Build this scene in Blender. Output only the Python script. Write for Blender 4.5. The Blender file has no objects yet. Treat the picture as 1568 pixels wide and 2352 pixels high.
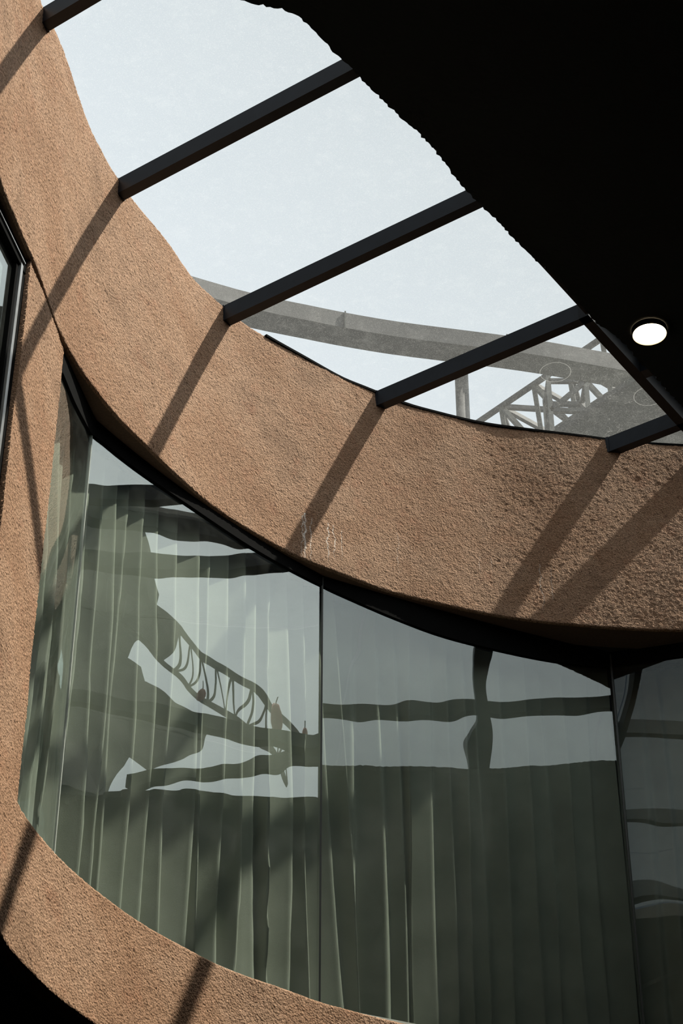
import bpy, bmesh, math
import numpy as np
from mathutils import Vector

C = bpy.context.scene.collection
sc = bpy.context.scene
EYE = 1.6                       # heights below are given above the photographer's eye; EYE lifts them over the floor

# ------------------------------------------------------------------ camera
cam = bpy.data.cameras.new('camera'); camo = bpy.data.objects.new('camera', cam); C.objects.link(camo)
camo.location = (0, 0, EYE); camo.rotation_euler = (math.radians(90 + 34.8), 0, 0)
cam.sensor_fit = 'VERTICAL'; cam.sensor_height = 36; cam.sensor_width = 24; cam.lens = 4494 / 2352 * 36
cam.clip_start = .05; cam.clip_end = 500
sc.camera = camo
sc.view_settings.view_transform = 'Standard'; sc.view_settings.look = 'None'
sc.view_settings.exposure = 0; sc.view_settings.gamma = 1

# plan axes of the skylight grid: M runs along the cross beams, N across them
M = np.array([-.819, .574]); N = np.array([.574, .819])
SUN = np.array([*(-.47 * N + .555 * M), -1.0])          # direction the sunlight travels
SD = SUN / np.linalg.norm(SUN)
SUN_E = 8.7
SKY_FAR, SKY_MID, SKY_NEAR = .15, .79, 2.0

# ------------------------------------------------------------------ sky and sun
w = bpy.data.worlds.new('hazy_sky'); sc.world = w; w.use_nodes = True
nt = w.node_tree; nt.nodes.clear()
def nd(nt, t, **k):
    n = nt.nodes.new(t)
    for a, b in k.items():
        if a.startswith('i_'): n.inputs[a[2:].replace('_', ' ')].default_value = b
        else: setattr(n, a, b)
    return n
tc = nd(nt, 'ShaderNodeTexCoord'); dp = nd(nt, 'ShaderNodeVectorMath', operation='DOT_PRODUCT')
nrm = nd(nt, 'ShaderNodeVectorMath', operation='NORMALIZE')
nt.links.new(tc.outputs['Generated'], nrm.inputs[0]); nt.links.new(nrm.outputs[0], dp.inputs[0]); dp.inputs[1].default_value = tuple(-SD)
cr = nd(nt, 'ShaderNodeValToRGB'); cr.color_ramp.interpolation = 'CARDINAL'
mr = nd(nt, 'ShaderNodeMapRange'); mr.inputs[1].default_value = -1; mr.inputs[2].default_value = 1
nt.links.new(dp.outputs['Value'], mr.inputs[0]); nt.links.new(mr.outputs[0], cr.inputs[0])
def sk(v, c): return (v * c[0] / 3, v * c[1] / 3, v * c[2] / 3, 1)
e = cr.color_ramp.elements
e[0].position = 0; e[0].color = sk(SKY_FAR, (.78, .95, 1.16))
e[1].position = 1; e[1].color = sk(SKY_NEAR * 1.1, (1, 1, .97))
for p, v, c in ((.5, SKY_FAR, (.78, .95, 1.16)), (.62, SKY_FAR * 1.2, (.82, .96, 1.12)), (.70, SKY_MID * .94, (.90, .97, 1.07)), (.74, SKY_MID, (.91, .98, 1.06)), (.88, SKY_MID * 1.04, (.94, 1, 1.04)), (.955, SKY_NEAR, (.97, 1, 1.02))):
    x = e.new(p); x.color = sk(v, c)
bg = nd(nt, 'ShaderNodeBackground', i_Strength=3.0); wo = nd(nt, 'ShaderNodeOutputWorld')
nt.links.new(cr.outputs[0], bg.inputs[0]); nt.links.new(bg.outputs[0], wo.inputs[0])
sl = bpy.data.lights.new('sun', 'SUN'); sl.energy = SUN_E; sl.angle = math.radians(.75); sl.color = (1, .93, .82)
so = bpy.data.objects.new('sun', sl); C.objects.link(so); so.location = (6, 5, 20)
so.rotation_euler = Vector(SD).to_track_quat('-Z', 'Y').to_euler()

# ------------------------------------------------------------------ materials
def mat(name):
    m = bpy.data.materials.new(name); m.use_nodes = True; t = m.node_tree; t.nodes.clear()
    return m, t, t.nodes.new('ShaderNodeOutputMaterial')
def L(t, a, b): t.links.new(a, b)
def math_n(t, op, a, b=None, c=None, clamp=False):
    n = t.nodes.new('ShaderNodeMath'); n.operation = op; n.use_clamp = clamp
    for i, v in enumerate((a, b, c)):
        if v is None: continue
        if isinstance(v, (int, float)): n.inputs[i].default_value = v
        else: t.links.new(v, n.inputs[i])
    return n.outputs[0]
def noise(t, vec, scale, detail=2, rough=.5):
    n = t.nodes.new('ShaderNodeTexNoise'); n.inputs['Scale'].default_value = scale
    n.inputs['Detail'].default_value = detail; n.inputs['Roughness'].default_value = rough
    t.links.new(vec, n.inputs['Vector']); return n.outputs['Fac']
def ramp(t, fac, stops):
    r = t.nodes.new('ShaderNodeValToRGB'); el = r.color_ramp.elements
    el[0].position, el[0].color = stops[0][0], (*stops[0][1], 1)
    el[1].position, el[1].color = stops[-1][0], (*stops[-1][1], 1)
    for p, c in stops[1:-1]:
        x = el.new(p); x.color = (*c, 1)
    t.links.new(fac, r.inputs[0]); return r.outputs[0]
def mixc(t, f, a, b, mode='MIX'):
    n = t.nodes.new('ShaderNodeMix'); n.data_type = 'RGBA'; n.blend_type = mode
    for k, v in ((0, f), (6, a), (7, b)):
        if isinstance(v, (int, float)): n.inputs[k].default_value = v
        elif isinstance(v, tuple): n.inputs[k].default_value = (*v, 1)
        else: t.links.new(v, n.inputs[k])
    return n.outputs[2]

def principled(name, col, rough=.5, metal=0, spec=.5, bump=0, bscale=40, var=0, emit=None):
    m, t, o = mat(name); p = t.nodes.new('ShaderNodeBsdfPrincipled')
    p.inputs['Roughness'].default_value = rough; p.inputs['Metallic'].default_value = metal
    p.inputs['Specular IOR Level'].default_value = spec
    tcn = t.nodes.new('ShaderNodeTexCoord'); g = t.nodes.new('ShaderNodeNewGeometry').outputs['Position']
    nz = noise(t, g, bscale, 4, .6)
    d = tuple(c * (1 - var) for c in col); b = tuple(min(1, c * (1 + var)) for c in col)
    L(t, ramp(t, nz, [(.3, d), (.7, b)]), p.inputs['Base Color'])
    if bump:
        bn = t.nodes.new('ShaderNodeBump'); bn.inputs['Strength'].default_value = bump; bn.inputs['Distance'].default_value = .01
        L(t, nz, bn.inputs['Height']); L(t, bn.outputs[0], p.inputs['Normal'])
    if emit:
        p.inputs['Emission Color'].default_value = (*emit[0], 1); p.inputs['Emission Strength'].default_value = emit[1]
    L(t, p.outputs[0], o.inputs[0]); return m

def stucco(name, drips=()):
    m, t, o = mat(name); p = t.nodes.new('ShaderNodeBsdfPrincipled')
    g0 = t.nodes.new('ShaderNodeNewGeometry').outputs['Position']
    sq = t.nodes.new('ShaderNodeVectorMath'); sq.operation = 'MULTIPLY'; L(t, g0, sq.inputs[0]); sq.inputs[1].default_value = (1, .62, 1)   # trowelled sideways
    g = sq.outputs[0]
    big = noise(t, g, 2.6, 4, .62); mid = noise(t, g, 9, 3, .6); fine = noise(t, g, 150, 3, .7)
    base = ramp(t, big, [(.30, (.235, .133, .079)), (.46, (.27, .160, .098)), (.55, (.30, .186, .119)), (.66, (.23, .14, .088))])
    red = ramp(t, mid, [(.56, (0, 0, 0)), (.74, (1, 1, 1))])
    base = mixc(t, math_n(t, 'MULTIPLY', red, .35), base, (.27, .12, .067))
    grain = ramp(t, fine, [(.33, (.20, .17, .15)), (.43, (.88, .87, .86)), (.58, (1.06, 1.06, 1.06)), (.68, (1.6, 1.6, 1.57))])
    col = mixc(t, 1.0, base, grain, 'MULTIPLY')
    if drips:
        uv = t.nodes.new('ShaderNodeUVMap').outputs[0]; sp = t.nodes.new('ShaderNodeSeparateXYZ'); L(t, uv, sp.inputs[0])
        cz = t.nodes.new('ShaderNodeCombineXYZ'); L(t, sp.outputs[1], cz.inputs[2])
        tot = None
        for (s0, z0, z1, wd, amp, stg) in drips:
            off = t.nodes.new('ShaderNodeVectorMath'); off.operation = 'ADD'; L(t, cz.outputs[0], off.inputs[0]); off.inputs[1].default_value = (s0 * 7, s0 * 3, 0)
            wob = math_n(t, 'MULTIPLY', math_n(t, 'SUBTRACT', noise(t, off.outputs[0], 26, 2), .5), amp)
            dx = math_n(t, 'ABSOLUTE', math_n(t, 'SUBTRACT', math_n(t, 'SUBTRACT', sp.outputs[0], s0), wob))
            v = math_n(t, 'SUBTRACT', 1, math_n(t, 'DIVIDE', dx, wd), clamp=True)
            up = math_n(t, 'LESS_THAN', sp.outputs[1], z0)
            lo = math_n(t, 'DIVIDE', math_n(t, 'SUBTRACT', sp.outputs[1], z1), .08, clamp=True)
            v = math_n(t, 'MULTIPLY', math_n(t, 'MULTIPLY', v, up), math_n(t, 'MULTIPLY', lo, stg))
            tot = v if tot is None else math_n(t, 'MAXIMUM', tot, v)
        brk = ramp(t, noise(t, g, 60, 2), [(.35, (.25, .25, .25)), (.6, (1, 1, 1))])
        col = mixc(t, math_n(t, 'MULTIPLY', tot, brk), col, (.86, .82, .76))
    L(t, col, p.inputs['Base Color']); p.inputs['Roughness'].default_value = .75; p.inputs['Specular IOR Level'].default_value = .06
    vo = t.nodes.new('ShaderNodeTexVoronoi'); vo.inputs['Scale'].default_value = 125; L(t, g, vo.inputs['Vector'])
    bn = t.nodes.new('ShaderNodeBump'); bn.inputs['Strength'].default_value = .62; bn.inputs['Distance'].default_value = .005
    L(t, math_n(t, 'ADD', fine, vo.outputs['Distance']), bn.inputs['Height']); L(t, bn.outputs[0], p.inputs['Normal'])
    L(t, p.outputs[0], o.inputs[0]); return m

def facade_glass(name, tint, ior, wave=0.):
    m, t, o = mat(name)
    tr = t.nodes.new('ShaderNodeBsdfTransparent'); tr.inputs[0].default_value = (*tint, 1)
    gl = t.nodes.new('ShaderNodeBsdfGlossy'); gl.inputs['Roughness'].default_value = 0.0; gl.inputs[0].default_value = (.93, 1, .98, 1)
    df = t.nodes.new('ShaderNodeBsdfDiffuse'); df.inputs[0].default_value = (.75, .80, .74, 1)
    g = t.nodes.new('ShaderNodeNewGeometry').outputs['Position']
    geo = t.nodes.new('ShaderNodeNewGeometry'); dt = t.nodes.new('ShaderNodeVectorMath'); dt.operation = 'DOT_PRODUCT'
    L(t, geo.outputs['Normal'], dt.inputs[0]); L(t, geo.outputs['Incoming'], dt.inputs[1])
    r0 = ((ior - 1) / (ior + 1)) ** 2; cs = math_n(t, 'SUBTRACT', 1, math_n(t, 'ABSOLUTE', dt.outputs['Value']), clamp=True)
    fres = math_n(t, 'MULTIPLY_ADD', math_n(t, 'POWER', cs, 4), 1 - r0, r0)
    mx = t.nodes.new('ShaderNodeMixShader'); L(t, fres, mx.inputs[0]); L(t, tr.outputs[0], mx.inputs[1]); L(t, gl.outputs[0], mx.inputs[2])
    dust = ramp(t, noise(t, g, 3.5, 5, .65), [(.42, (.006, .006, .006)), (.75, (.03, .03, .03))])
    m2 = t.nodes.new('ShaderNodeMixShader'); L(t, dust, m2.inputs[0]); L(t, mx.outputs[0], m2.inputs[1]); L(t, df.outputs[0], m2.inputs[2])
    if wave:
        bn = t.nodes.new('ShaderNodeBump'); bn.inputs['Strength'].default_value = 1; bn.inputs['Distance'].default_value = wave
        L(t, noise(t, g, 2.6, 1, .4), bn.inputs['Height']); L(t, bn.outputs[0], gl.inputs['Normal'])
    L(t, m2.outputs[0], o.inputs[0]); return m

def clear(name, tint):
    m, t, o = mat(name); tr = t.nodes.new('ShaderNodeBsdfTransparent'); tr.inputs[0].default_value = (*tint, 1)
    L(t, tr.outputs[0], o.inputs[0]); return m

def dusty_glass(name, rings, scratches):
    m, t, o = mat(name); g = t.nodes.new('ShaderNodeNewGeometry').outputs['Position']
    tr = t.nodes.new('ShaderNodeBsdfTransparent'); tr.inputs[0].default_value = (.965, .98, .985, 1)
    tl = t.nodes.new('ShaderNodeBsdfTranslucent'); tl.inputs[0].default_value = (.80, .80, .77, 1)
    a = noise(t, g, 1.3, 3, .6); b = noise(t, g, 240, 2, .7); c = noise(t, g, 14, 4, .7)
    v = math_n(t, 'MULTIPLY', ramp(t, a, [(.3, (.042, .042, .042)), (.75, (.052, .052, .052))]), 1.0)
    v = math_n(t, 'ADD', v, math_n(t, 'MULTIPLY', ramp(t, b, [(.52, (0, 0, 0)), (.72, (1, 1, 1))]), .07))
    v = math_n(t, 'ADD', v, math_n(t, 'MULTIPLY', ramp(t, c, [(.5, (0, 0, 0)), (.8, (1, 1, 1))]), .03))
    sp = t.nodes.new('ShaderNodeSeparateXYZ'); L(t, g, sp.inputs[0])
    fl = t.nodes.new('ShaderNodeCombineXYZ'); L(t, sp.outputs[0], fl.inputs[0]); L(t, sp.outputs[1], fl.inputs[1])
    for (x, y, r, st) in rings:
        d = t.nodes.new('ShaderNodeVectorMath'); d.operation = 'DISTANCE'; L(t, fl.outputs[0], d.inputs[0]); d.inputs[1].default_value = (x, y, 0)
        k = math_n(t, 'SUBTRACT', 1, math_n(t, 'DIVIDE', math_n(t, 'ABSOLUTE', math_n(t, 'SUBTRACT', d.outputs['Value'], r)), .0022), clamp=True)
        v = math_n(t, 'ADD', v, math_n(t, 'MULTIPLY', k, st))
    for (x, y, r, sc_, th) in scratches:       # tangled hairline scratches: zero lines of a warped noise inside a round patch
        n = noise(t, g, sc_, 1.5, .5)
        k = math_n(t, 'SUBTRACT', 1, math_n(t, 'DIVIDE', math_n(t, 'ABSOLUTE', math_n(t, 'SUBTRACT', n, .5)), th), clamp=True)
        d = t.nodes.new('ShaderNodeVectorMath'); d.operation = 'DISTANCE'; L(t, fl.outputs[0], d.inputs[0]); d.inputs[1].default_value = (x, y, 0)
        k = math_n(t, 'MULTIPLY', k, math_n(t, 'LESS_THAN', d.outputs['Value'], r))
        v = math_n(t, 'ADD', v, math_n(t, 'MULTIPLY', k, .09))
    mx = t.nodes.new('ShaderNodeMixShader'); L(t, math_n(t, 'MINIMUM', v, .8), mx.inputs[0]); L(t, tr.outputs[0], mx.inputs[1]); L(t, tl.outputs[0], mx.inputs[2])
    L(t, mx.outputs[0], o.inputs[0]); return m

def curtain_mat(name):
    m, t, o = mat(name); g = t.nodes.new('ShaderNodeNewGeometry').outputs['Position']
    col = ramp(t, noise(t, g, 6, 3), [(.3, (.34, .345, .30)), (.7, (.41, .415, .36))])
    df = t.nodes.new('ShaderNodeBsdfDiffuse'); L(t, col, df.inputs[0])
    tl = t.nodes.new('ShaderNodeBsdfTranslucent'); tl.inputs[0].default_value = (.34, .35, .29, 1)
    wv = t.nodes.new('ShaderNodeBump'); wv.inputs['Strength'].default_value = .25; wv.inputs['Distance'].default_value = .002
    L(t, noise(t, g, 420, 1), wv.inputs['Height']); L(t, wv.outputs[0], df.inputs['Normal'])
    mx = t.nodes.new('ShaderNodeMixShader'); mx.inputs[0].default_value = .08
    L(t, df.outputs[0], mx.inputs[1]); L(t, tl.outputs[0], mx.inputs[2]); L(t, mx.outputs[0], o.inputs[0]); return m

DRIPS = []
M_STUC = stucco('rough_brown_stucco')
M_BLACK = principled('black_ceiling_shade', (.012, .011, .010), .9, bump=.3, bscale=60)  # near-black colour carries the shade of the unlit ceiling undersides
M_SOFFIT = principled('shaded_brown_soffit', (.10, .055, .03), .9, bump=.3, bscale=80, var=.2)  # stucco brown darkened, underside shade is put into the colour
M_FLOOR = principled('dark_floor_stone', (.035, .033, .03), .5, bscale=3, var=.3)
M_WALL = principled('dark_room_plaster', (.03, .028, .026), .9, bscale=5, var=.1)
M_STEEL = principled('dark_blue_grey_steel', (.007, .010, .016), .45, spec=.28, bscale=18, var=.25)
M_STEELB = principled('black_lacquered_steel', (.006, .007, .009), .5, spec=.25, bscale=18, var=.2)
M_FRAME = principled('black_window_frame', (.005, .005, .005), .9, spec=.03, bscale=30, var=.1)
M_BEAD = principled('grey_metal_bead', (.32, .33, .33), .3, .6, bscale=30, var=.1)
M_SEAL = principled('grey_glass_seal', (.05, .055, .05), .5, bscale=30, var=.1)
M_SEALL = principled('pale_glass_seal', (.35, .38, .34), .4, bscale=30, var=.1)
M_GREY = principled('weathered_grey_steel', (.07, .07, .07), .7, bscale=6, var=.25)
M_GREYL = principled('light_grey_steel', (.24, .23, .20), .7, bscale=6, var=.2)
M_DECK = principled('grey_green_deck', (.09, .10, .085), .8, bscale=4, var=.25)
M_WARM = principled('mottled_beige_plaster', (.20, .165, .13), .9, bscale=5, var=.15)  # plain beige, faintly mottled by noise
M_RED = principled('faded_red_paint', (.70, .05, .03), .6, bscale=8, var=.1)
M_WHITE = principled('white_enamel', (.75, .68, .55), .4)
M_LAMP = principled('warm_lamp_glass', (.9, .8, .65), .4, emit=((1, .80, .52), 14))
M_GLASS = facade_glass('reflective_green_glass', (.82, .865, .835), 2.2, .0022)
M_GLASSB = clear('clear_glass_back', (.97, .985, .975))
M_SKYG = dusty_glass('dusty_roof_glass', [(1.042, 7.443, .075, .15), (1.523, 7.632, .075, .15)], [(-.193, 7.084, .12, 16, .004), (1.40, 7.72, .34, 13, .0035), (1.36, 7.75, .30, 22, .003)])
M_CURT = curtain_mat('grey_green_curtain_fabric')

# ------------------------------------------------------------------ mesh helpers
def link(name, verts, faces, m, parent=None, smooth=False, kind=None, mats=None, fm=None, uv=None):
    me = bpy.data.meshes.new(name)
    me.from_pydata([(float(v[0]), float(v[1]), float(v[2]) + (0 if parent is not None and parent.get('_loc') else EYE)) for v in verts], [], faces)
    me.materials.append(m)
    for x in (mats or []): me.materials.append(x)
    if fm: me.polygons.foreach_set('material_index', fm)
    if smooth: me.polygons.foreach_set('use_smooth', [True] * len(faces))
    if uv is not None:
        l = me.uv_layers.new(name='UVMap'); vi = np.empty(len(me.loops), int); me.loops.foreach_get('vertex_index', vi)
        l.data.foreach_set('uv', np.asarray(uv, float)[vi].ravel())
    me.update(); o = bpy.data.objects.new(name, me); C.objects.link(o)
    if parent is not None:
        o.parent = parent; o.matrix_parent_inverse = parent.matrix_world.inverted() if False else o.matrix_parent_inverse
        pl_ = parent
        off = Vector((0, 0, 0))
        while pl_ is not None: off += Vector(pl_.location); pl_ = pl_.parent
        o.location = -off
        if parent.parent is not None: o.location = Vector((0, 0, 0))   # parent mesh already sits at world offset zero
    if kind: o['kind'] = kind
    return o
def thing(name, loc, label=None, cat=None, group=None, kind=None):
    o = bpy.data.objects.new(name, None); C.objects.link(o); o.location = (loc[0], loc[1], loc[2] + EYE); o.empty_display_size = .1
    tag(o, label, cat, group, kind); return o
def tag(o, label=None, cat=None, group=None, kind=None):
    if label: o['label'] = label
    if cat: o['category'] = cat
    if group: o['group'] = group
    if kind: o['kind'] = kind
    return o
class MB:
    def __init__(s): s.v = []; s.f = []
    def box(s, a, b, w_, h, up=(0, 0, 1), ext=0):
        """bar from a to b, width w_ across, height h along up, centred on the line"""
        a = np.array(a, float); b = np.array(b, float); d = b - a; d /= np.linalg.norm(d); a = a - d * ext; b = b + d * ext
        sd = np.cross(d, up)
        if np.linalg.norm(sd) < 1e-6: sd = np.cross(d, (1, 0, 0))
        sd /= np.linalg.norm(sd); u = np.cross(sd, d); i = len(s.v)
        for p in (a, b):
            for x, y in ((-1, -1), (1, -1), (1, 1), (-1, 1)): s.v.append(p + sd * x * w_ / 2 + u * y * h / 2)
        s.f += [tuple(i + k for k in q) for q in ((0, 3, 2, 1), (4, 5, 6, 7), (0, 1, 5, 4), (1, 2, 6, 5), (2, 3, 7, 6), (3, 0, 4, 7))]
        return s
    def prism(s, poly, z0, z1):
        n = len(poly); i = len(s.v); s.v += [np.array((p[0], p[1], z0)) for p in poly] + [np.array((p[0], p[1], z1)) for p in poly]
        s.f.append(tuple(i + k for k in range(n))[::-1]); s.f.append(tuple(i + n + k for k in range(n)))
        for k in range(n): j = (k + 1) % n; s.f.append((i + k, i + j, i + n + j, i + n + k))
        return s
    def tube(s, a, b, r, n=16, r2=None):
        a = np.array(a, float); b = np.array(b, float); d = b - a; d /= np.linalg.norm(d)
        x = np.cross(d, (0, 0, 1) if abs(d[2]) < .9 else (1, 0, 0)); x /= np.linalg.norm(x); y = np.cross(d, x); i = len(s.v)
        for p, rr in ((a, r), (b, r2 or r)):
            for k in range(n):
                t = 2 * math.pi * k / n; s.v.append(p + rr * (x * math.cos(t) + y * math.sin(t)))
        for k in range(n): j = (k + 1) % n; s.f.append((i + k, i + j, i + n + j, i + n + k))
        s.f.append(tuple(i + k for k in range(n))[::-1]); s.f.append(tuple(i + n + k for k in range(n)))
        return s
    def build(s, name, m, parent=None, kind=None, smooth=False): return link(name, s.v, s.f, m, parent, smooth, kind)

def resample(P, step):
    P = np.array(P, float); 
    # Catmull-Rom through the points, then even steps
    Q = [P[0]]
    E_ = np.vstack([2 * P[0] - P[1], P, 2 * P[-1] - P[-2]])
    for i in range(1, len(E_) - 2):
        p0, p1, p2, p3 = E_[i - 1:i + 3]
        for t in np.linspace(0, 1, 9)[1:]:
            Q.append(.5 * (2 * p1 + (p2 - p0) * t + (2 * p0 - 5 * p1 + 4 * p2 - p3) * t * t + (3 * p1 - p0 - 3 * p2 + p3) * t ** 3))
    Q = np.array(Q); s = np.r_[0, np.cumsum(np.hypot(*np.diff(Q, axis=0).T))]
    n = max(2, int(s[-1] / step) + 1); u = np.linspace(0, s[-1], n)
    return np.c_[np.interp(u, s, Q[:, 0]), np.interp(u, s, Q[:, 1])], u
def lowpass(P, k):
    for _ in range(k):
        P = P.copy(); P[1:-1] = (P[:-2] + 2 * P[1:-1] + P[2:]) / 4
    return P
def normals2(P):
    t = np.gradient(P, axis=0); t /= np.linalg.norm(t, axis=1)[:, None]; return np.c_[t[:, 1], -t[:, 0]]   # right of travel
rng = np.random.default_rng(7)
def smooth_rand(shape, cell):
    """bilinear value noise on a grid, cell in samples"""
    h, w_ = int(shape[0] / cell) + 3, int(shape[1] / cell) + 3; g = rng.standard_normal((h, w_))
    y = np.arange(shape[0]) / cell; x = np.arange(shape[1]) / cell; yi = y.astype(int); xi = x.astype(int)
    fy = (y - yi)[:, None]; fx = (x - xi)[None]; fy = fy * fy * (3 - 2 * fy); fx = fx * fx * (3 - 2 * fx)
    return (g[yi][:, xi] * (1 - fy) * (1 - fx) + g[yi + 1][:, xi] * fy * (1 - fx) + g[yi][:, xi + 1] * (1 - fy) * fx + g[yi + 1][:, xi + 1] * fy * fx)

def stucco_strip(name, Pb, Pt, z0, z1, step, m, under=.14, over=.5, back_under=None, grain=.0009, wav=.0035, round_r=.012):
    """Curved plaster wall: front face from (Pb,z0) to (Pt,z1), soffit turned back under it and a ledge over it.
    Pb, Pt: matching plan points (travel so that the viewer is on the right hand side)."""
    n = len(Pb); k = max(2, int((z1 - z0) / step) + 1); zz = np.linspace(0, 1, k)
    nb = normals2(lowpass(Pb, 30)); G = np.empty((k, n, 3))
    for j, q in enumerate(zz):
        P = Pb * (1 - q) + Pt * q; G[j, :, :2] = P; G[j, :, 2] = z0 + (z1 - z0) * q
        d = min(j, k - 1 - j) * (z1 - z0) / (k - 1)
        if d < round_r: G[j, :, :2] -= nb * (round_r - math.sqrt(max(0, round_r ** 2 - (round_r - d) ** 2)))[..., None] if False else nb * (round_r - math.sqrt(max(0, round_r ** 2 - (round_r - d) ** 2)))
    disp = grain * (.75 * rng.standard_normal((k, n)) + .6 * smooth_rand((k, n), 1.9)) + grain * .5 * smooth_rand((k, n), 5) + wav * .8 * np.repeat(smooth_rand((2, n), .30 / step)[:1], k, 0) + wav * .5 * smooth_rand((k, n), .35 / step) + wav * .07 * smooth_rand((k, n), .07 / step)
    G[:, :, :2] += disp[..., None] * nb[None]; G[:, :, 2] += grain * .5 * rng.standard_normal((k, n))
    s = np.r_[0, np.cumsum(np.hypot(*np.diff(Pb, axis=0).T))]
    rows = [G.reshape(-1, 3)]; uv = [np.c_[np.tile(s, k), G[:, :, 2].ravel()]]
    V = [G]
    def extra(row, off, z):
        r = row.copy(); r[:, :2] = r[:, :2] - nb * off; r[:, 2] = z; return r
    bot = [extra(G[0], o_, z0) for o_ in np.linspace(0, under, 4)[1:]][::-1]
    top = [extra(G[-1], o_, z1) for o_ in np.linspace(0, over, 3)[1:]]
    A = np.concatenate([np.array(bot).reshape(-1, n, 3) if bot else np.empty((0, n, 3)), G, np.array(top)], 0)
    uva = np.stack([np.broadcast_to(s, A.shape[:2]), A[:, :, 2]], -1).reshape(-1, 2)
    R = A.shape[0]; idx = np.arange(R * n).reshape(R, n)
    F = np.stack([idx[:-1, :-1], idx[:-1, 1:], idx[1:, 1:], idx[1:, :-1]], -1).reshape(-1, 4)
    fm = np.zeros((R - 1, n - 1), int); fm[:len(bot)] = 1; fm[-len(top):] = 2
    o = link(name, A.reshape(-1, 3), [tuple(map(int, q)) for q in F], m, smooth=True, kind='structure', mats=[M_SOFFIT, M_WALL], fm=fm.ravel().tolist(), uv=uva)
    return o

# ------------------------------------------------------------------ room shell (walls far outside the frame, keep the hall dark)
X0, X1, Y0, Y1, ROOF = -4.5, 7.5, -3.0, 12.0, 6.03
MB().prism([(X0, Y0), (X1, Y0), (X1, Y1), (X0, Y1)], -EYE - .1, -EYE).build('floor', M_FLOOR, kind='structure')
MB().prism([(X0 - .1, Y0), (X0, Y0), (X0, Y1), (X0 - .1, Y1)], -EYE, ROOF).build('wall_left', M_WALL, kind='structure')
MB().prism([(X1, Y0), (X1 + .1, Y0), (X1 + .1, Y1), (X1, Y1)], -EYE, ROOF).build('wall_right', M_WALL, kind='structure')
MB().prism([(X0, Y0 - .1), (X1, Y0 - .1), (X1, Y0), (X0, Y0)], -EYE, ROOF).build('wall_front', M_WALL, kind='structure')
MB().prism([(X0, Y1), (X1, Y1), (X1, Y1 + .1), (X0, Y1 + .1)], -EYE, ROOF).build('wall_back', M_WALL, kind='structure')

def slab(name, hole, z0, z1, m, rect=(X0, X1, Y0, Y1), kind='structure'):
    bm = bmesh.new(); ed = []
    for ring in ([(rect[0], rect[2]), (rect[1], rect[2]), (rect[1], rect[3]), (rect[0], rect[3])], hole):
        vs = [bm.verts.new((p[0], p[1], z0 + EYE)) for p in ring]
        ed += [bm.edges.new((vs[i], vs[(i + 1) % len(vs)])) for i in range(len(vs))]
    r = bmesh.ops.triangle_fill(bm, use_beauty=True, use_dissolve=False, edges=ed)
    fs = [g for g in r['geom'] if isinstance(g, bmesh.types.BMFace)]
    ex = bmesh.ops.extrude_face_region(bm, geom=fs)
    bmesh.ops.translate(bm, vec=(0, 0, z1 - z0), verts=[v for v in ex['geom'] if isinstance(v, bmesh.types.BMVert)])
    bmesh.ops.recalc_face_normals(bm, faces=bm.faces)
    me = bpy.data.meshes.new(name); bm.to_mesh(me); bm.free(); me.materials.append(m)
    o = bpy.data.objects.new(name, me); C.objects.link(o); o['kind'] = kind; return o

def mn(m_, n_): p = M * m_ + N * n_; return (float(p[0]), float(p[1]))

# plan of the light well. T: top of the plaster fascia (6 m above the eye), B: its lower edge (4.8 m)
T = [(-1.02, 3.75), (-1.14, 4.10), (-1.185, 4.45), (-1.195, 4.80), (-1.18, 5.06), (-1.164, 5.174), (-1.140, 5.256), (-1.118, 5.364), (-1.089, 5.537), (-1.055, 5.754), (-1.041, 5.841), (-.999, 6.007), (-.964, 6.098), (-.915, 6.218),
     (-.837, 6.383), (-.779, 6.51), (-.682, 6.743), (-.575, 6.906), (-.46, 7.058), (-.34, 7.176), (-.176, 7.323), (0, 7.48), (.107, 7.549), (.314, 7.681), (.468, 7.751), (.702, 7.841), (.937, 7.895), (1.218, 7.95),
     (1.445, 7.998), (1.748, 8.031), (2.2, 8.05), (2.7, 8.02), (3.2, 7.93)]
B = [(-1.02, 3.60), (-1.12, 3.90), (-1.175, 4.25), (-1.19, 4.60), (-1.178, 4.885), (-1.154, 5.051), (-1.133, 5.203), (-1.117, 5.312), (-1.088, 5.525), (-1.047, 5.79), (-1.009, 5.963), (-.944, 6.13), (-.896, 6.238), (-.794, 6.446),
     (-.714, 6.601), (-.63, 6.739), (-.531, 6.893), (-.351, 7.097), (-.201, 7.249), (0, 7.405), (.178, 7.518), (.35, 7.603), (.606, 7.717), (.812, 7.774), (1.019, 7.821), (1.331, 7.872), (1.608, 7.891), (2.1, 7.90), (2.6, 7.87), (3.1, 7.78)]
STEP = .0055
CEN = np.array((1.3, 4.9))
Pb, _ = resample(B, STEP); Pt, _ = resample(T, STEP)
def polar(P): d = P - CEN; return np.unwrap(np.arctan2(d[:, 1], d[:, 0])), np.hypot(d[:, 0], d[:, 1])
ab, rb = polar(Pb); at, rt = polar(Pt)
if ab[0] < ab[-1]: pass
A_ = ab.copy(); A_ = np.clip(A_, min(at), max(at))
def interp_r(a, r, q): o_ = np.argsort(a); return np.interp(q, a[o_], r[o_])
Ptm = CEN + np.c_[np.cos(A_), np.sin(A_)] * interp_r(at, rt, A_)[:, None]
Ptm = lowpass(Ptm, 60); Pbm = lowpass(Pb, 40)
SB = np.r_[0, np.cumsum(np.hypot(*np.diff(Pbm, axis=0).T))]
def s_at(p):
    return float(SB[np.argmin(np.hypot(*(Pbm - np.array(p)).T))])
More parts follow.
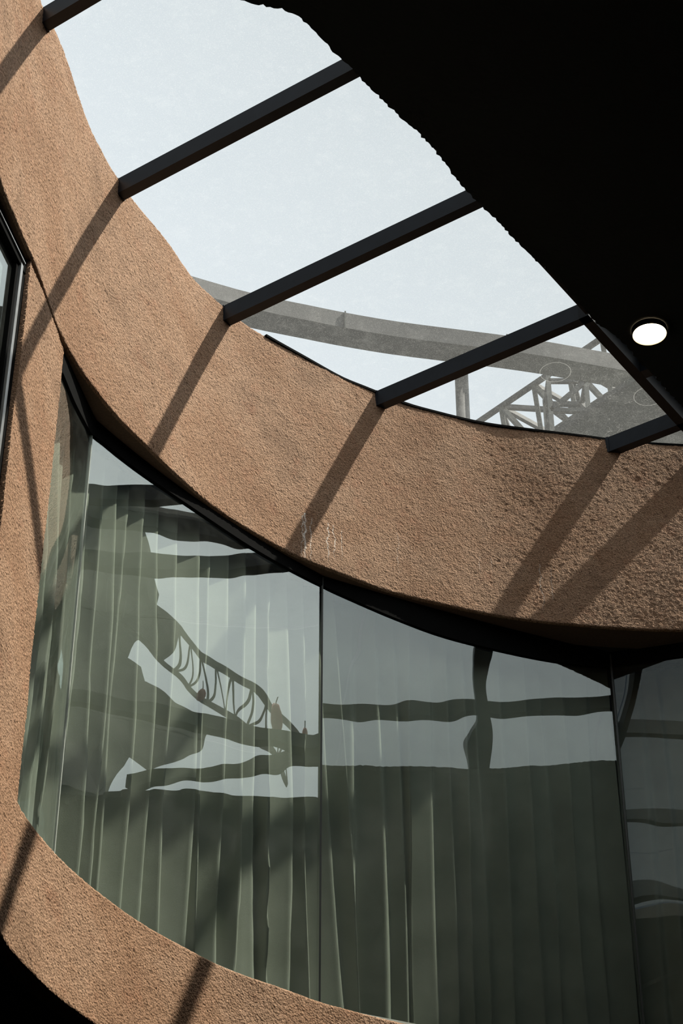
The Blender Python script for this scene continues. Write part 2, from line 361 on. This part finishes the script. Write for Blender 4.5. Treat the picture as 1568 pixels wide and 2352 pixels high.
# pale lime runs on the fascia (arc position, top, bottom, width, wobble, strength)
DRIPS = []
for (x, y, zt, zb, wd, am, st) in [(-.158, 7.28, 5.06, 4.80, .0075, .035, .9), (-.135, 7.30, 5.05, 4.80, .004, .03, .6), (-.17, 7.27, 5.04, 4.80, .0035, .05, .7), (-.062, 7.36, 5.06, 4.84, .005, .045, .75), (-.03, 7.385, 5.06, 4.86, .004, .05, .6),
                                (0.0, 7.405, 5.05, 4.88, .003, .03, .55), (.275, 7.56, 5.16, 4.90, .003, .04, .3), (.66, 7.73, 5.14, 5.02, .003, .03, .35), (.72, 7.75, 5.14, 5.05, .003, .03, .3), (.95, 7.81, 5.14, 4.86, .0035, .045, .45), (1.0, 7.82, 5.13, 4.9, .003, .03, .35)]:
    DRIPS.append((s_at((x, y)), zt + EYE - EYE, zb, wd, am, st))
M_STUCD = stucco('rough_brown_stucco_with_lime_runs', DRIPS)
stucco_strip('wall_upper', Pbm, Ptm, 4.8, 6.0, STEP, M_STUCD, under=.16, over=.6)

# near ceiling with the straight black lip (m = 2.46) and rounded end
lip = [(.0, 0)]
hole = [(-1.06, 3.75), (-.92, 3.78), (-.75, 3.92), (-.55, 4.03), (-.40, 4.085), (-.325, 4.105), (-.251, 4.129), (-.17, 4.157), (-.116, 4.201), (-.061, 4.273), (.001, 4.355), (.065, 4.436), (.138, 4.535), (.258, 4.683), (.32, 4.764), (.417, 4.932), (.499, 5.04), (.635, 5.219),
        (.80, 5.43), (.88, 5.545), (.952, 5.644), (1.057, 5.756), (1.173, 5.917), (1.254, 6.025), (1.363, 6.178), (1.7, 6.655), (2.1, 7.22), (2.4, 7.64), (2.55, 7.82)]
hr, _ = resample(hole, .012)
hn = normals2(hr); rr = rng.standard_normal(len(hr)) * .0028 + np.interp(np.arange(len(hr)), np.arange(0, len(hr) + 6, 6), rng.standard_normal(len(range(0, len(hr) + 6, 6)))) * .0018
hr = hr + hn * rr[:, None]
far = [(2.55, 8.02), (2.1, 8.03), (1.6, 8.02), (1.3, 8.0), (1.0, 7.95), (.6, 7.84), (.35, 7.73), (0, 7.53), (-.35, 7.22), (-.6, 6.97), (-.8, 6.64), (-.95, 6.36), (-1.05, 6.13), (-1.15, 5.9), (-1.18, 5.6), (-1.24, 5.2), (-1.29, 4.9), (-1.31, 4.5), (-1.28, 4.1), (-1.18, 3.8)]
slab('ceiling', [tuple(p) for p in hr] + far, 4.805, 4.835, M_BLACK)

# roof slab above, with the big glazed opening
roofhole = [(-1.6, 3.6), (-1.3, 2.6), (-.3, 1.9)] + [mn(-.15, 1.2), mn(-.15, 9.2)] + [(4.2, 8.9), (3.0, 8.75), (1.7, 8.55), (.9, 8.4), (0, 7.95), (-.6, 7.45), (-1.2, 6.7), (-1.55, 5.9), (-1.68, 5.0), (-1.68, 4.2)]
slab('ceiling_roof', roofhole, ROOF, ROOF + .1, M_WALL)

# lower plaster wall under the glazing and the floor slab it edges
S = [(-1.26, 4.2), (-1.17, 4.7), (-1.08, 5.25), (-1.035, 5.56), (-1.019, 5.704), (-1.003, 5.799), (-.969, 5.96), (-.916, 6.15), (-.846, 6.332), (-.756, 6.519), (-.669, 6.684), (-.575, 6.828), (-.463, 6.985), (-.346, 7.116), (-.225, 7.236), (-.109, 7.354), (0, 7.445), (.289, 7.637), (.7, 7.82), (1.15, 7.90), (1.45, 7.88), (2.2, 7.6), (3.2, 7.2)]
Ps, _ = resample(S, STEP); Ps = lowpass(Ps, 60) * .993
stucco_strip('wall_lower', Ps, Ps, 2.315, 2.78, STEP, M_STUC, under=.05, over=.02)
lowhole = [tuple(p - q * .03) for p, q in zip(Ps[::12], normals2(Ps)[::12])] + [(7.2, 6.5), (7.2, -2.8), (-4.3, -2.8), (-4.3, 3.6)]
slab('ceiling_lower', lowhole[::-1], 2.325, 2.5, M_BLACK)

# plaster pier between the two windows
pier = np.array([(-1.123, 5.31), (-1.063, 5.81)]); pn, _ = resample(pier, STEP)
def pier_mesh():
    z0, z1 = 2.78, 4.80; n = len(pn); k = int((z1 - z0) / STEP) + 1
    nn = np.array((.5, -.06)); nn /= np.linalg.norm(nn)
    left = np.array([(-1.45, 5.39), (-1.30, 5.355), (-1.21, 5.333)]); right = np.array([(-1.10, 5.818), (-1.25, 5.84), (-1.45, 5.86)])
    G = np.zeros((k, n + 6, 3)); P = np.vstack([left, pn, right]); G[:, :, :2] = P[None]; G[:, :, 2] = np.linspace(z0, z1, k)[:, None]
    d = .0010 * (.75 * rng.standard_normal((k, n + 6)) + .6 * smooth_rand((k, n + 6), 1.9)) + .002 * smooth_rand((k, n + 6), 40)
    G[:, 2:-2, :2] += d[:, 2:-2, None] * nn; G[:, 3 + n - 3:3 + n + 1, 1] += (.0012 * rng.standard_normal((k, 4)))
    idx = np.arange(k * (n + 6)).reshape(k, n + 6); F = np.stack([idx[:-1, :-1], idx[:-1, 1:], idx[1:, 1:], idx[1:, :-1]], -1).reshape(-1, 4)
    link('wall_pier', G.reshape(-1, 3), [tuple(map(int, q)) for q in F], M_STUC, smooth=True, kind='structure')
pier_mesh()

# ------------------------------------------------------------------ window_1: the curved glazing under the fascia
w1 = thing('window_1', (0, 7.5, 2.8), kind='structure')
w1['label'] = 'tall curved glazing of frameless panes under the brown fascia'
J = [(-1.070, 5.86), (-.998, 6.255), (-.0858, 7.42), (1.287, 8.10), (1.95, 7.903), (3.2, 7.90)]
BOW = [0.0, .05, .022, 0.0, 0.0]
def pane_plan(i, t, off=0):
    a, b = np.array(J[i]), np.array(J[i + 1]); ch = b - a; L_ = np.hypot(*ch); tn = ch / L_; nn = np.array([-tn[1], tn[0]])
    t = np.asarray(t)[:, None]; return a + ch * t + nn * (4 * BOW[i] * t * (1 - t) + off)
for i in range(5):
    n = 33; k = 9; t = np.linspace(0.001 if i else -.25, .999, n); P = pane_plan(i, t); Q = pane_plan(i, t, .012)
    zz = np.linspace(2.70, 4.79, k); V = []
    for R_ in (P, Q):
        for z in zz: V += [(p[0], p[1], z) for p in R_]
    F = []; fm = []
    for s_ in (0, 1):
        o_ = s_ * n * k
        for a in range(k - 1):
            for b in range(n - 1):
                q = (o_ + a * n + b, o_ + a * n + b + 1, o_ + (a + 1) * n + b + 1, o_ + (a + 1) * n + b)
                F.append(q if s_ == 0 else q[::-1]); fm.append(s_)
    link('glass_pane', V, F, M_GLASS, w1, True, mats=[M_GLASSB], fm=fm)
for i, m_, wd in ((1, M_SEALL, .007), (2, M_SEAL, .008), (3, M_SEAL, .008), (4, M_SEAL, .008)):
    MB().box((*(np.array(J[i]) - np.array((0, .006))), 2.70), (*(np.array(J[i]) - np.array((0, .006))), 4.79), wd, .014, (0, 1, 0)).build('joint_seal', m_, w1)
# black header: curved ribbon hung under the soffit, just in front of the panes
H = [(-1.10, 5.62), (-1.064, 5.82), (-1.035, 6.02), (-.994, 6.215), (-.953, 6.272), (-.89, 6.372), (-.795, 6.507), (-.638, 6.71), (-.429, 6.976), (-.284, 7.14), (-.162, 7.263), (-.085, 7.334), (0, 7.41), (.249, 7.611), (.506, 7.785), (.873, 7.951), (1.138, 8.033), (1.284, 8.045), (1.61, 7.95), (1.95, 7.86), (3.1, 7.86)]
Hp, _ = resample(H[:4], .02); Hq, _ = resample(H[3:18], .02); Hr_, _ = resample(H[17:], .02); HH = np.vstack([Hp[:-1], Hq[:-1], Hr_])
PP = np.vstack([pane_plan(i, np.linspace(0 if i else -.6, 1, 200), -.010) for i in range(5)]); bear = PP[:, 0] / PP[:, 1]; o_ = np.argsort(bear)
kk = np.interp(HH[:, 0] / HH[:, 1], bear[o_], PP[o_, 1]) / HH[:, 1]; zb = np.minimum(4.70 * kk, 4.785); HH = HH * kk[:, None]   # hang it directly in front of the panes
hn = normals2(HH); V = []; F = []
prof = [(.0, 0), (.0, 4.83), (-.035, 4.83), (-.035, 0)]
for p, q, zl in zip(HH, hn, zb):
    for (o_, z) in prof: V.append((*(p + q * o_), z or zl))
np_ = len(prof)
for a in range(len(HH) - 1):
    for b in range(np_): c = (b + 1) % np_; F.append((a * np_ + b, a * np_ + c, (a + 1) * np_ + c, (a + 1) * np_ + b))
link('header_frame', V, F, M_FRAME, w1)
# thin pale sill bead at the foot of the panes
tt = np.linspace(0, 1, 30); SP = np.vstack([pane_plan(i, tt, -.008)[:-1] for i in range(5)])
V = []; F = []
for p, q in zip(SP, normals2(SP)):
    for o_, z in ((.012, 2.72), (.012, 2.79), (0, 2.79), (0, 2.72)): V.append((*(p + q * o_), z))
for a in range(len(SP) - 1):
    for b in range(4): c = (b + 1) % 4; F.append((a * 4 + b, a * 4 + c, (a + 1) * 4 + c, (a + 1) * 4 + b))
link('sill_bead', V, F, M_SEALL, w1)

# ------------------------------------------------------------------ window_2: tall window at the left, almost edge on
w2 = thing('window_2', (-1.2, 4.8, 2.8), kind='structure'); w2['label'] = 'tall window seen almost edge on left of the plaster pier'
def wl(y, off=0): return np.array((-1.15 - .19 * (5.33 - y) - off, y))
def bar2(y0, y1, z0, z1, o0, o1, nm, m_):
    a, b = wl(y0, o0), wl(y1, o0); c, d = wl(y1, o1), wl(y0, o1)
    MB().prism([tuple(d), tuple(c), tuple(b), tuple(a)], z0, z1).build(nm, m_, w2)
bar2(3.6, 5.33, 4.74, 4.80, -.012, .06, 'window_frame', M_FRAME)
bar2(5.285, 5.335, 2.3, 4.725, -.012, .06, 'jamb_frame', M_FRAME)
bar2(3.6, 5.29, 4.765, 4.771, -.018, -.010, 'metal_bead', M_BEAD)
bar2(5.262, 5.283, 2.3, 4.75, -.014, -.002, 'jamb_bead', M_BEAD)
bar2(5.245, 5.262, 2.3, 4.73, -.004, .02, 'inner_gasket', M_FRAME)
bar2(3.6, 5.25, 2.3, 4.742, .012, .022, 'glass_pane', M_GLASS)

# ------------------------------------------------------------------ skylight beams
NB = [2.64, 3.61, 4.501, 5.422, 6.362, 7.345, 8.30]       # near-face offsets of the cross beams plus half their width
NB = [2.62, 3.585, 4.476, 5.397, 6.336, 7.325, 8.29]
LBL = ['dark steel roof beam hidden past the top left corner', 'short dark steel roof beam crossing the very top left corner', 'longest dark steel roof beam, meeting the fascia in the upper left', 'dark steel roof beam meeting the fascia just above the curved beam outside',
       'dark steel roof beam whose near end meets the lengthwise beam and black ceiling corner', 'dark steel roof beam at the right edge, above the grey deck outside', 'dark steel roof beam beyond the right edge, seen only mirrored in the glazing']
def far_m(n_):       # where the grid line n meets the fascia top
    P = Ptm; v = P @ N; i = np.where(np.diff(np.sign(v - n_)))[0]
    return max((P[j] @ M) for j in i) if len(i) else 3.4
for n_, lb in zip(NB, LBL):
    fm_ = far_m(n_) if n_ > 3 else 3.9
    t = thing('roof_beam', (*mn(fm_, n_), 5.91), lb, 'beam', 'cross beams of the skylight')
    MB().box((*mn(3.03, n_), 5.955), (*mn(fm_ + .10, n_), 5.955), .05, .09).build('beam_profile', M_STEEL, t)
    MB().box((*mn(fm_ - .004, n_), 5.955), (*mn(fm_ + .02, n_), 5.955), .055, .094).build('end_plate', M_STEEL, t)
NEAR = [1.99, 3.25, 4.5, 5.65, 6.85, 8.10]
for n_, lb in zip(NEAR, ['lowest', 'second', 'third', 'fourth', 'fifth', 'sixth and highest']):
    t = thing('roof_beam', (*mn(.6, n_), 5.91), lb + ' of the short steel roof beams over the black ceiling, mirrored in the glazing', 'beam', 'beams over the near ceiling')
    MB().box((*mn(-.2, n_), 5.955), (*mn(3.03, n_), 5.955), .06, .09).build('beam_profile', M_STEEL, t)
for m_, n0, n1, wd, lb in ((3.056, 6.31, 8.9, .05, 'black lengthwise roof beam running down to the right edge, next to the black ceiling'), (3.018, 1.6, 6.30, .04, 'lengthwise roof beam hidden behind the ceiling lip and mirrored in the top of the glazing'), (1.0, 1.6, 8.9, .055, 'lengthwise roof beam over the black ceiling, mirrored as the long bar across the glazing')):
    t = thing('long_roof_beam', (*mn(m_, n0), 5.91), lb, 'beam')
    if m_ > 3.04: long1 = t
    MB().box((*mn(m_, n0), 5.955), (*mn(m_, n1), 5.955), wd, .09).build('beam_profile', M_STEELB, t)
w3 = thing('window_3', (*mn(2, 5), 6.002), kind='structure'); w3['label'] = 'sloping-free flat glass roof of dusty panes between dark steel beams'
w3['label'] = 'flat glass roof of dusty panes between dark steel beams'
ns = NB + [9.2]; ns = [1.7] + ns
for a, b in zip(ns[:-1], ns[1:]):
    for c, d in ((-.4, 1.0), (1.0, 3.055), (3.055, 5.4)):
        V = [(*mn(x, y), z) for z in (6.003, 6.015) for x, y in ((c + .004, a + .004), (d - .004, a + .004), (d - .004, b - .004), (c + .004, b - .004))]
        link('glass_pane', V, [(0, 1, 2, 3), (7, 6, 5, 4)], M_SKYG, w3, mats=[M_GLASSB], fm=[0, 1])

# ------------------------------------------------------------------ recessed downlight in the near ceiling
dl = thing('ceiling_downlight', (1.166, 5.70, 4.80), 'round glowing recessed downlight in the black ceiling', 'light')
def ring_mesh(prof, n=48):
    V = []; F = []
    for k in range(n):
        a = 2 * math.pi * k / n
        for r, z in prof: V.append((1.166 + r * math.cos(a), 5.70 + r * math.sin(a), z))
    P_ = len(prof)
    for k in range(n):
        j = (k + 1) % n
        for b in range(P_ - 1): F.append((k * P_ + b, j * P_ + b, j * P_ + b + 1, k * P_ + b + 1))
    return V, F
V, F = ring_mesh([(.067, 4.804), (.067, 4.782), (.064, 4.780)]); link('trim_ring', V, F, M_FRAME, dl, True)
V, F = ring_mesh([(.064, 4.780), (.061, 4.784), (.059, 4.800)]); link('inner_reflector', V, F, M_WHITE, dl, True)
V, F = ring_mesh([(.0001, 4.786), (.035, 4.788), (.059, 4.797)]); link('light_diffuser', V, F, M_LAMP, dl, True)

# ------------------------------------------------------------------ curtains behind the glazing
def curtain(name, label, P, z0, z1, period, depth, seed, edge_lo=0., lean=None):
    """P plan path (viewer on the right); saw-tooth pleats that drift and open towards the hem"""
    r = np.random.default_rng(seed); path, s = resample(P, .006); path = lowpass(path, 20); nn = normals2(path); k = 44
    n = len(s); cuts = [0.]
    while cuts[-1] < s[-1] + .3: cuts.append(cuts[-1] + period * r.uniform(.62, 1.45))
    cuts = np.array(cuts); amps = r.uniform(.55, 1.25, len(cuts)); dr = r.normal(0, .20, len(cuts)); dr2 = r.uniform(0, 6.28, len(cuts)); sharp = r.uniform(.14, .26, len(cuts))
    G = np.zeros((k, n, 3))
    for j in range(k):
        q = j / (k - 1); z = z1 + (z0 - z1) * q
        c = cuts + period * dr * q * 1.2 + .010 * np.sin(q * 5 + dr2); c = np.maximum.accumulate(c + np.arange(len(c)) * 1e-4)
        i = np.clip(np.searchsorted(c, s, 'right') - 1, 0, len(c) - 2); u = (s - c[i]) / np.maximum(.02, c[i + 1] - c[i]); u = np.clip(u, 0, 1)
        sh = sharp[i]; a = 1 - sh
        h = np.interp(u.clip(0, 1), [0, .08, .70, .78, .86, .92, 1], [0, .05, .88, 1.0, 1.02, .65, 0]) ** 1.05
        h = h * amps[i] * depth * (.55 + .45 * min(1, q * 3)) * (1 + .12 * np.sin(q * 9 + dr2[i]))
        w0 = path + nn * (h - depth * .75)[:, None]
        G[j, :, :2] = w0; G[j, :, 2] = z
        if edge_lo:                      # right hand edge flares outwards towards the hem
            f = np.clip((s / s[-1] - .80) / .20, 0, 1); tg = np.gradient(path, axis=0); tg /= np.linalg.norm(tg, axis=1)[:, None]
            G[j, :, :2] += tg * (f * edge_lo * q)[:, None]
    idx = np.arange(k * n).reshape(k, n); F = np.stack([idx[:-1, :-1], idx[1:, :-1], idx[1:, 1:], idx[:-1, 1:]], -1).reshape(-1, 4)
    o = link(name, G.reshape(-1, 3), [tuple(map(int, q)) for q in F], M_CURT, smooth=True)
    sd = o.modifiers.new('thickness', 'SOLIDIFY'); sd.thickness = .0015
    return tag(o, label, 'curtain', 'pleated curtains behind the glazing')
def offs(i, ts, d): return [tuple(p) for p in pane_plan(i, ts, d)]
cA = offs(0, [-.6, .0, .5, .9], .07) + offs(1, [.08, .3, .5, .7, .9], .065) + offs(2, [.02, .06], .05)
curtain('curtain', 'sunlit grey-green pleated curtain behind the left panes of the curved glazing', cA, 2.60, 4.78, .092, .062, 3, edge_lo=.14)
cB = offs(2, [-.02, .1], .12) + offs(2, [.3, .5, .7, .9, 1.02], .075)
curtain('curtain', 'half-shaded pleated curtain behind the wide right middle pane', cB, 2.60, 4.78, .105, .036, 5)
cC = offs(3, [-.06, .3, .7], .17) + offs(4, [.05, .3, .6, .95], .15)
curtain('curtain', 'dark unlit curtain behind the pane at the right edge', cC, 2.60, 4.78, .11, .032, 9)

cD = [tuple(wl(y, .10)) for y in (3.4, 3.9, 4.4, 4.9, 5.3)]
curtain('curtain', 'pale sunlit curtain behind the tall window at the left edge', cD, 2.3, 4.78, .16, .012, 12)

# ------------------------------------------------------------------ outside, above the glass roof
# curved box girder sweeping over the roof
arch = [(-3.2, 10.55), (-2.4, 11.15), (-1.6, 11.62), (-.97, 11.92), (-.64, 12.05), (-.29, 12.16), (0, 12.25), (.42, 12.36), (.92, 12.46), (1.33, 12.54), (1.68, 12.62), (2.04, 12.72), (2.40, 12.82), (3.0, 13.0), (4.0, 13.2), (5.2, 13.2)]
arch = [(x, y - .06) for x, y in arch]
Pa, _ = resample(arch, .15); na = normals2(Pa); V = []; F = []
pr = [(.115, 10.20), (.115, 10.36), (-.115, 10.36), (-.115, 10.20)]
for p, q in zip(Pa, na):
    for o_, z in pr: V.append((*(p + q * o_), z))
for a in range(len(Pa) - 1):
    for b in range(4): c = (b + 1) % 4; F.append((a * 4 + b, (a + 1) * 4 + b, (a + 1) * 4 + c, a * 4 + c))
gd = thing('curved_girder', (0, 12.25, 10.2), 'long curved grey steel girder sweeping above the glass roof outside', 'girder')
link('girder_box', V, F, M_GREY, gd, False)
for i in range(6, len(Pa) - 1, 9): MB().box((*(Pa[i] + na[i] * .125), 10.19), (*(Pa[i] + na[i] * .12), 10.365), .02, .012, (1, 0, 0)).build('joint_plate', M_GREYL, gd)

MB().box((*mn(3.0, 6.45), 6.05), (*mn(3.0, 8.9), 6.05), .12, .05).build('flashing_strip', M_GREYL, long1)

def lattice(name, loc, label, bars, w_):
    t = thing(name, loc, label, 'lattice boom', None)
    for i, (nm, segs, m_) in enumerate(bars):
        mb = MB()
        for a, b in segs: mb.box(a, b, w_, w_)
        mb.build(nm, m_, t)
    return t
# lattice boom: two upper chords, one lower chord, zig-zag webs
ax = np.array((2.67 - 1.53, 15.58 - 16.94, 0)); ax /= np.linalg.norm(ax); c0 = np.array((1.53, 16.94, 13.0)) - ax * 1.2
sd_ = np.array((-ax[1], ax[0], 0.)) * .74
def pt(s_, k, dz=0): return c0 + ax * s_ + sd_ * k + np.array((0, 0, dz))
LN = 4.4
webs = []; top_w = []
for i in range(9):
    a = i * .5
    webs += [(pt(a, 0), pt(a + .25, .5, -.62)), (pt(a + .25, .5, -.62), pt(a + .5, 0)), (pt(a, 1), pt(a + .25, .5, -.62))]
    top_w += [(pt(a, 0), pt(a + .5, 1)) if i % 2 else (pt(a, 1), pt(a + .5, 0)), (pt(a, 0), pt(a, 1))]
lattice('lattice_boom', pt(0, .5, -.6), 'grey lattice steel boom seen through the lower right roof pane', [
    ('chord', [(pt(-1, 0), pt(LN, 0))], M_GREY), ('chord', [(pt(-1, 1), pt(LN, 1))], M_GREY), ('chord', [(pt(-1, .5, -.62), pt(LN, .5, -.62))], M_GREY),
    ('web_bars', webs, M_GREYL), ('top_bracing', top_w, M_GREY)], .048)
# upright lattice mast crossing it
mast = []; q0 = np.array((2.05, 14.1, 9.09))
cs_ = [np.array(c) for c in ((-.17, -.17, 0), (.17, -.17, 0), (.17, .17, 0), (-.17, .17, 0))]
zz = [0, .34, .68, 1.02, 1.36, 1.70, 2.04]
br = [(q0 + cs_[k] + (0, 0, a), q0 + cs_[(k + 1) % 4] + (0, 0, b)) for a, b in zip(zz[:-1], zz[1:]) for k in range(4)]
br += [(q0 + cs_[k] + (0, 0, a), q0 + cs_[(k + 1) % 4] + (0, 0, a)) for a in zz for k in range(4)]
t_ = lattice('lattice_mast', q0, 'short upright lattice mast crossing the boom under the curved girder', [('corner_post', [(q0 + c, q0 + c + (0, 0, 2.1))], M_GREYL) for c in cs_] + [('web_bars', br, M_GREY)], .04)
t_['category'] = 'lattice mast'
# round post under the girder
p_ = thing('round_post', (.98, 12.5, 6.6), 'round grey steel post standing under the curved girder', 'post')
MB().tube((.98, 12.5, 6.6), (.98, 12.5, 10.15), .055, 24).build('pole', M_GREY, p_, smooth=True)
MB().tube((.98, 12.5, 10.14), (.98, 12.5, 10.195), .085, 24).build('collar', M_GREY, p_)
# flat canopy deck
dk = thing('canopy_deck', (2.6, 12, 9.0), 'flat grey-green canopy deck outside at the right end of the skylight', 'canopy')
MB().prism([(2.10, 11.33), (2.6, 10.7), (6, 10.4), (6, 14.5), (1.5, 14.5), (1.25, 12.42)], 9.0, 9.06).build('deck_plate', M_DECK, dk)
MB().box((2.10, 11.33, 9.02), (1.25, 12.42, 9.02), .03, .05).build('edge_trim', M_GREY, dk)

# ------------------------------------------------------------------ structures beyond the right hand side, seen mirrored in the left panes
def yz(y, z, x=14.0): return np.array((x, y, z))
OUT = [(11.6, 14.6), (10.65, 13.86), (10.27, 13.65), (9.98, 13.45), (9.61, 13.19), (9.24, 12.85), (8.97, 12.62), (8.55, 12.42), (8.13, 12.22), (7.8, 12.02), (7.48, 11.75), (7.1, 11.3)]
oc, _ = resample(OUT, .34); inn = oc + normals2(oc) * -.0; 
tg_ = np.gradient(oc, axis=0); tg_ /= np.linalg.norm(tg_, axis=1)[:, None]; dn = np.c_[tg_[:, 1], -tg_[:, 0]]; dn *= np.sign(-dn[:, 1:2]); inn = oc + dn * .52
tr_ = thing('curved_truss', (14, 9, 11.3), 'curved lattice truss mirrored in the left middle pane, right of the crossing beams', 'truss')
for P_ in (oc, inn):
    mb = MB()
    for a, b in zip(P_[:-1], P_[1:]): mb.box(yz(*a), yz(*b), .07, .09, (1, 0, 0))
    mb.build('chord', M_GREY, tr_)
mb = MB()
for i in range(len(oc) - 1): mb.box(yz(*oc[i]), yz(*inn[i + 1]), .035, .035, (1, 0, 0)); mb.box(yz(*inn[i]), yz(*oc[i]), .035, .035, (1, 0, 0))
mb.build('web_bars', M_GREY, tr_)
mb = MB(); a_, b_ = int(len(oc) * .24), int(len(oc) * .52); q_ = [yz(*p, 13.9) for p in oc[a_:b_]] + [yz(*p, 13.9) for p in inn[a_:b_]][::-1]
i0 = len(q_); mb.v = q_ + [p + (.06, 0, 0) for p in q_]; mb.f = [tuple(range(i0)), tuple(range(i0, 2 * i0))[::-1]] + [(k, (k + 1) % i0, (k + 1) % i0 + i0, k + i0) for k in range(i0)]
mb.build('infill_panel', M_GREY, tr_)
cp = thing('side_canopy', (14.6, 10, 11.4), 'angular grey-green canopy mirrored at the left of the glazing', 'canopy')
q_ = [yz(y, z, 14.6) for y, z in [(11.4, 13.2), (11.35, 12.6), (11.1, 12.25), (10.65, 11.75), (10.15, 11.45), (8.95, 12.05), (9.2, 12.2), (9.75, 12.45), (10.3, 12.8)]]
mb = MB(); i0 = len(q_); mb.v = q_ + [p + (.15, 0, 0) for p in q_]; mb.f = [tuple(range(i0)), tuple(range(i0, 2 * i0))[::-1]] + [(k, (k + 1) % i0, (k + 1) % i0 + i0, k + i0) for k in range(i0)]
mb.build('canopy_plate', M_DECK, cp)
lw = thing('parapet_wall', (15, 8.5, 9), 'low beige parapet mirrored under the crossing beams', 'wall')
MB().prism([(15, 6.0), (15.2, 6.0), (15.2, 12), (15, 12)], 9.0, 11.2).build('wall_panel', M_WARM, lw)
for y, z, h, lb in ((7.63, 11.55, .50, 'largest of the red lanterns mirrored beside the middle glass joint'), (9.06, 11.97, .26, 'small red lantern mirrored left of the crossing beams'), (7.15, 11.3, .22, 'small red lantern mirrored close to the middle glass joint')):
    ln = thing('red_lantern', (13.6, y, z), lb, 'lantern', 'red lanterns mirrored in the glazing')
    V, F = [], []
    pf = [(.001, .5), (.22, .46), (.36, .25), (.40, 0), (.36, -.25), (.22, -.46), (.001, -.5)]
    for k in range(16):
        a = 2 * math.pi * k / 16
        for r, q in pf: V.append((13.6 + r * h * .55 * math.cos(a), y + r * h * .55 * math.sin(a), z + q * h))
    for k in range(16):
        for b in range(6): F.append((k * 7 + b, k * 7 + b + 1, ((k + 1) % 16) * 7 + b + 1, ((k + 1) % 16) * 7 + b))
    link('paper_body', V, F, M_RED, ln, True)
    MB().tube((13.6, y, z + h * .49), (13.6, y, z + h * .49 + .12), .008, 8).build('hanging_cord', M_FRAME, ln)

bl = thing('side_building', (16, 12, 9), 'tall grey-green building mirrored at the far left of the glazing', 'building')
q_ = [yz(y, z, 16.) for y, z in [(16, 9), (16, 18), (12.46, 16.9), (11.0, 16.36), (10.8, 15.88), (10.91, 15.36), (11.28, 14.88), (11.7, 14.6), (11.36, 14.17), (10.75, 13.85), (10.9, 13.3), (11.3, 12.9), (11.9, 12.4), (12.3, 9)]]
mb = MB(); i0 = len(q_); mb.v = q_ + [p + (1.2, 0, 0) for p in q_]; mb.f = [tuple(range(i0)), tuple(range(i0, 2 * i0))[::-1]] + [(k, (k + 1) % i0, (k + 1) % i0 + i0, k + i0) for k in range(i0)]
mb.build('building_front', M_DECK, bl)
V = []; F = []; sel = np.where(Ptm[:, 0] > -.36)[0][::8]; ne = normals2(lowpass(Ptm, 30))
for k in sel:
    for o_, z in ((.006, 5.990), (.006, 6.002), (-.03, 6.002), (-.03, 5.990)): V.append((*(Ptm[k] + ne[k] * o_), z))
for a in range(len(sel) - 1):
    for b in range(4): c = (b + 1) % 4; F.append((a * 4 + b, (a + 1) * 4 + b, (a + 1) * 4 + c, a * 4 + c))
link('trim_1', V, F, M_FRAME, kind='structure')
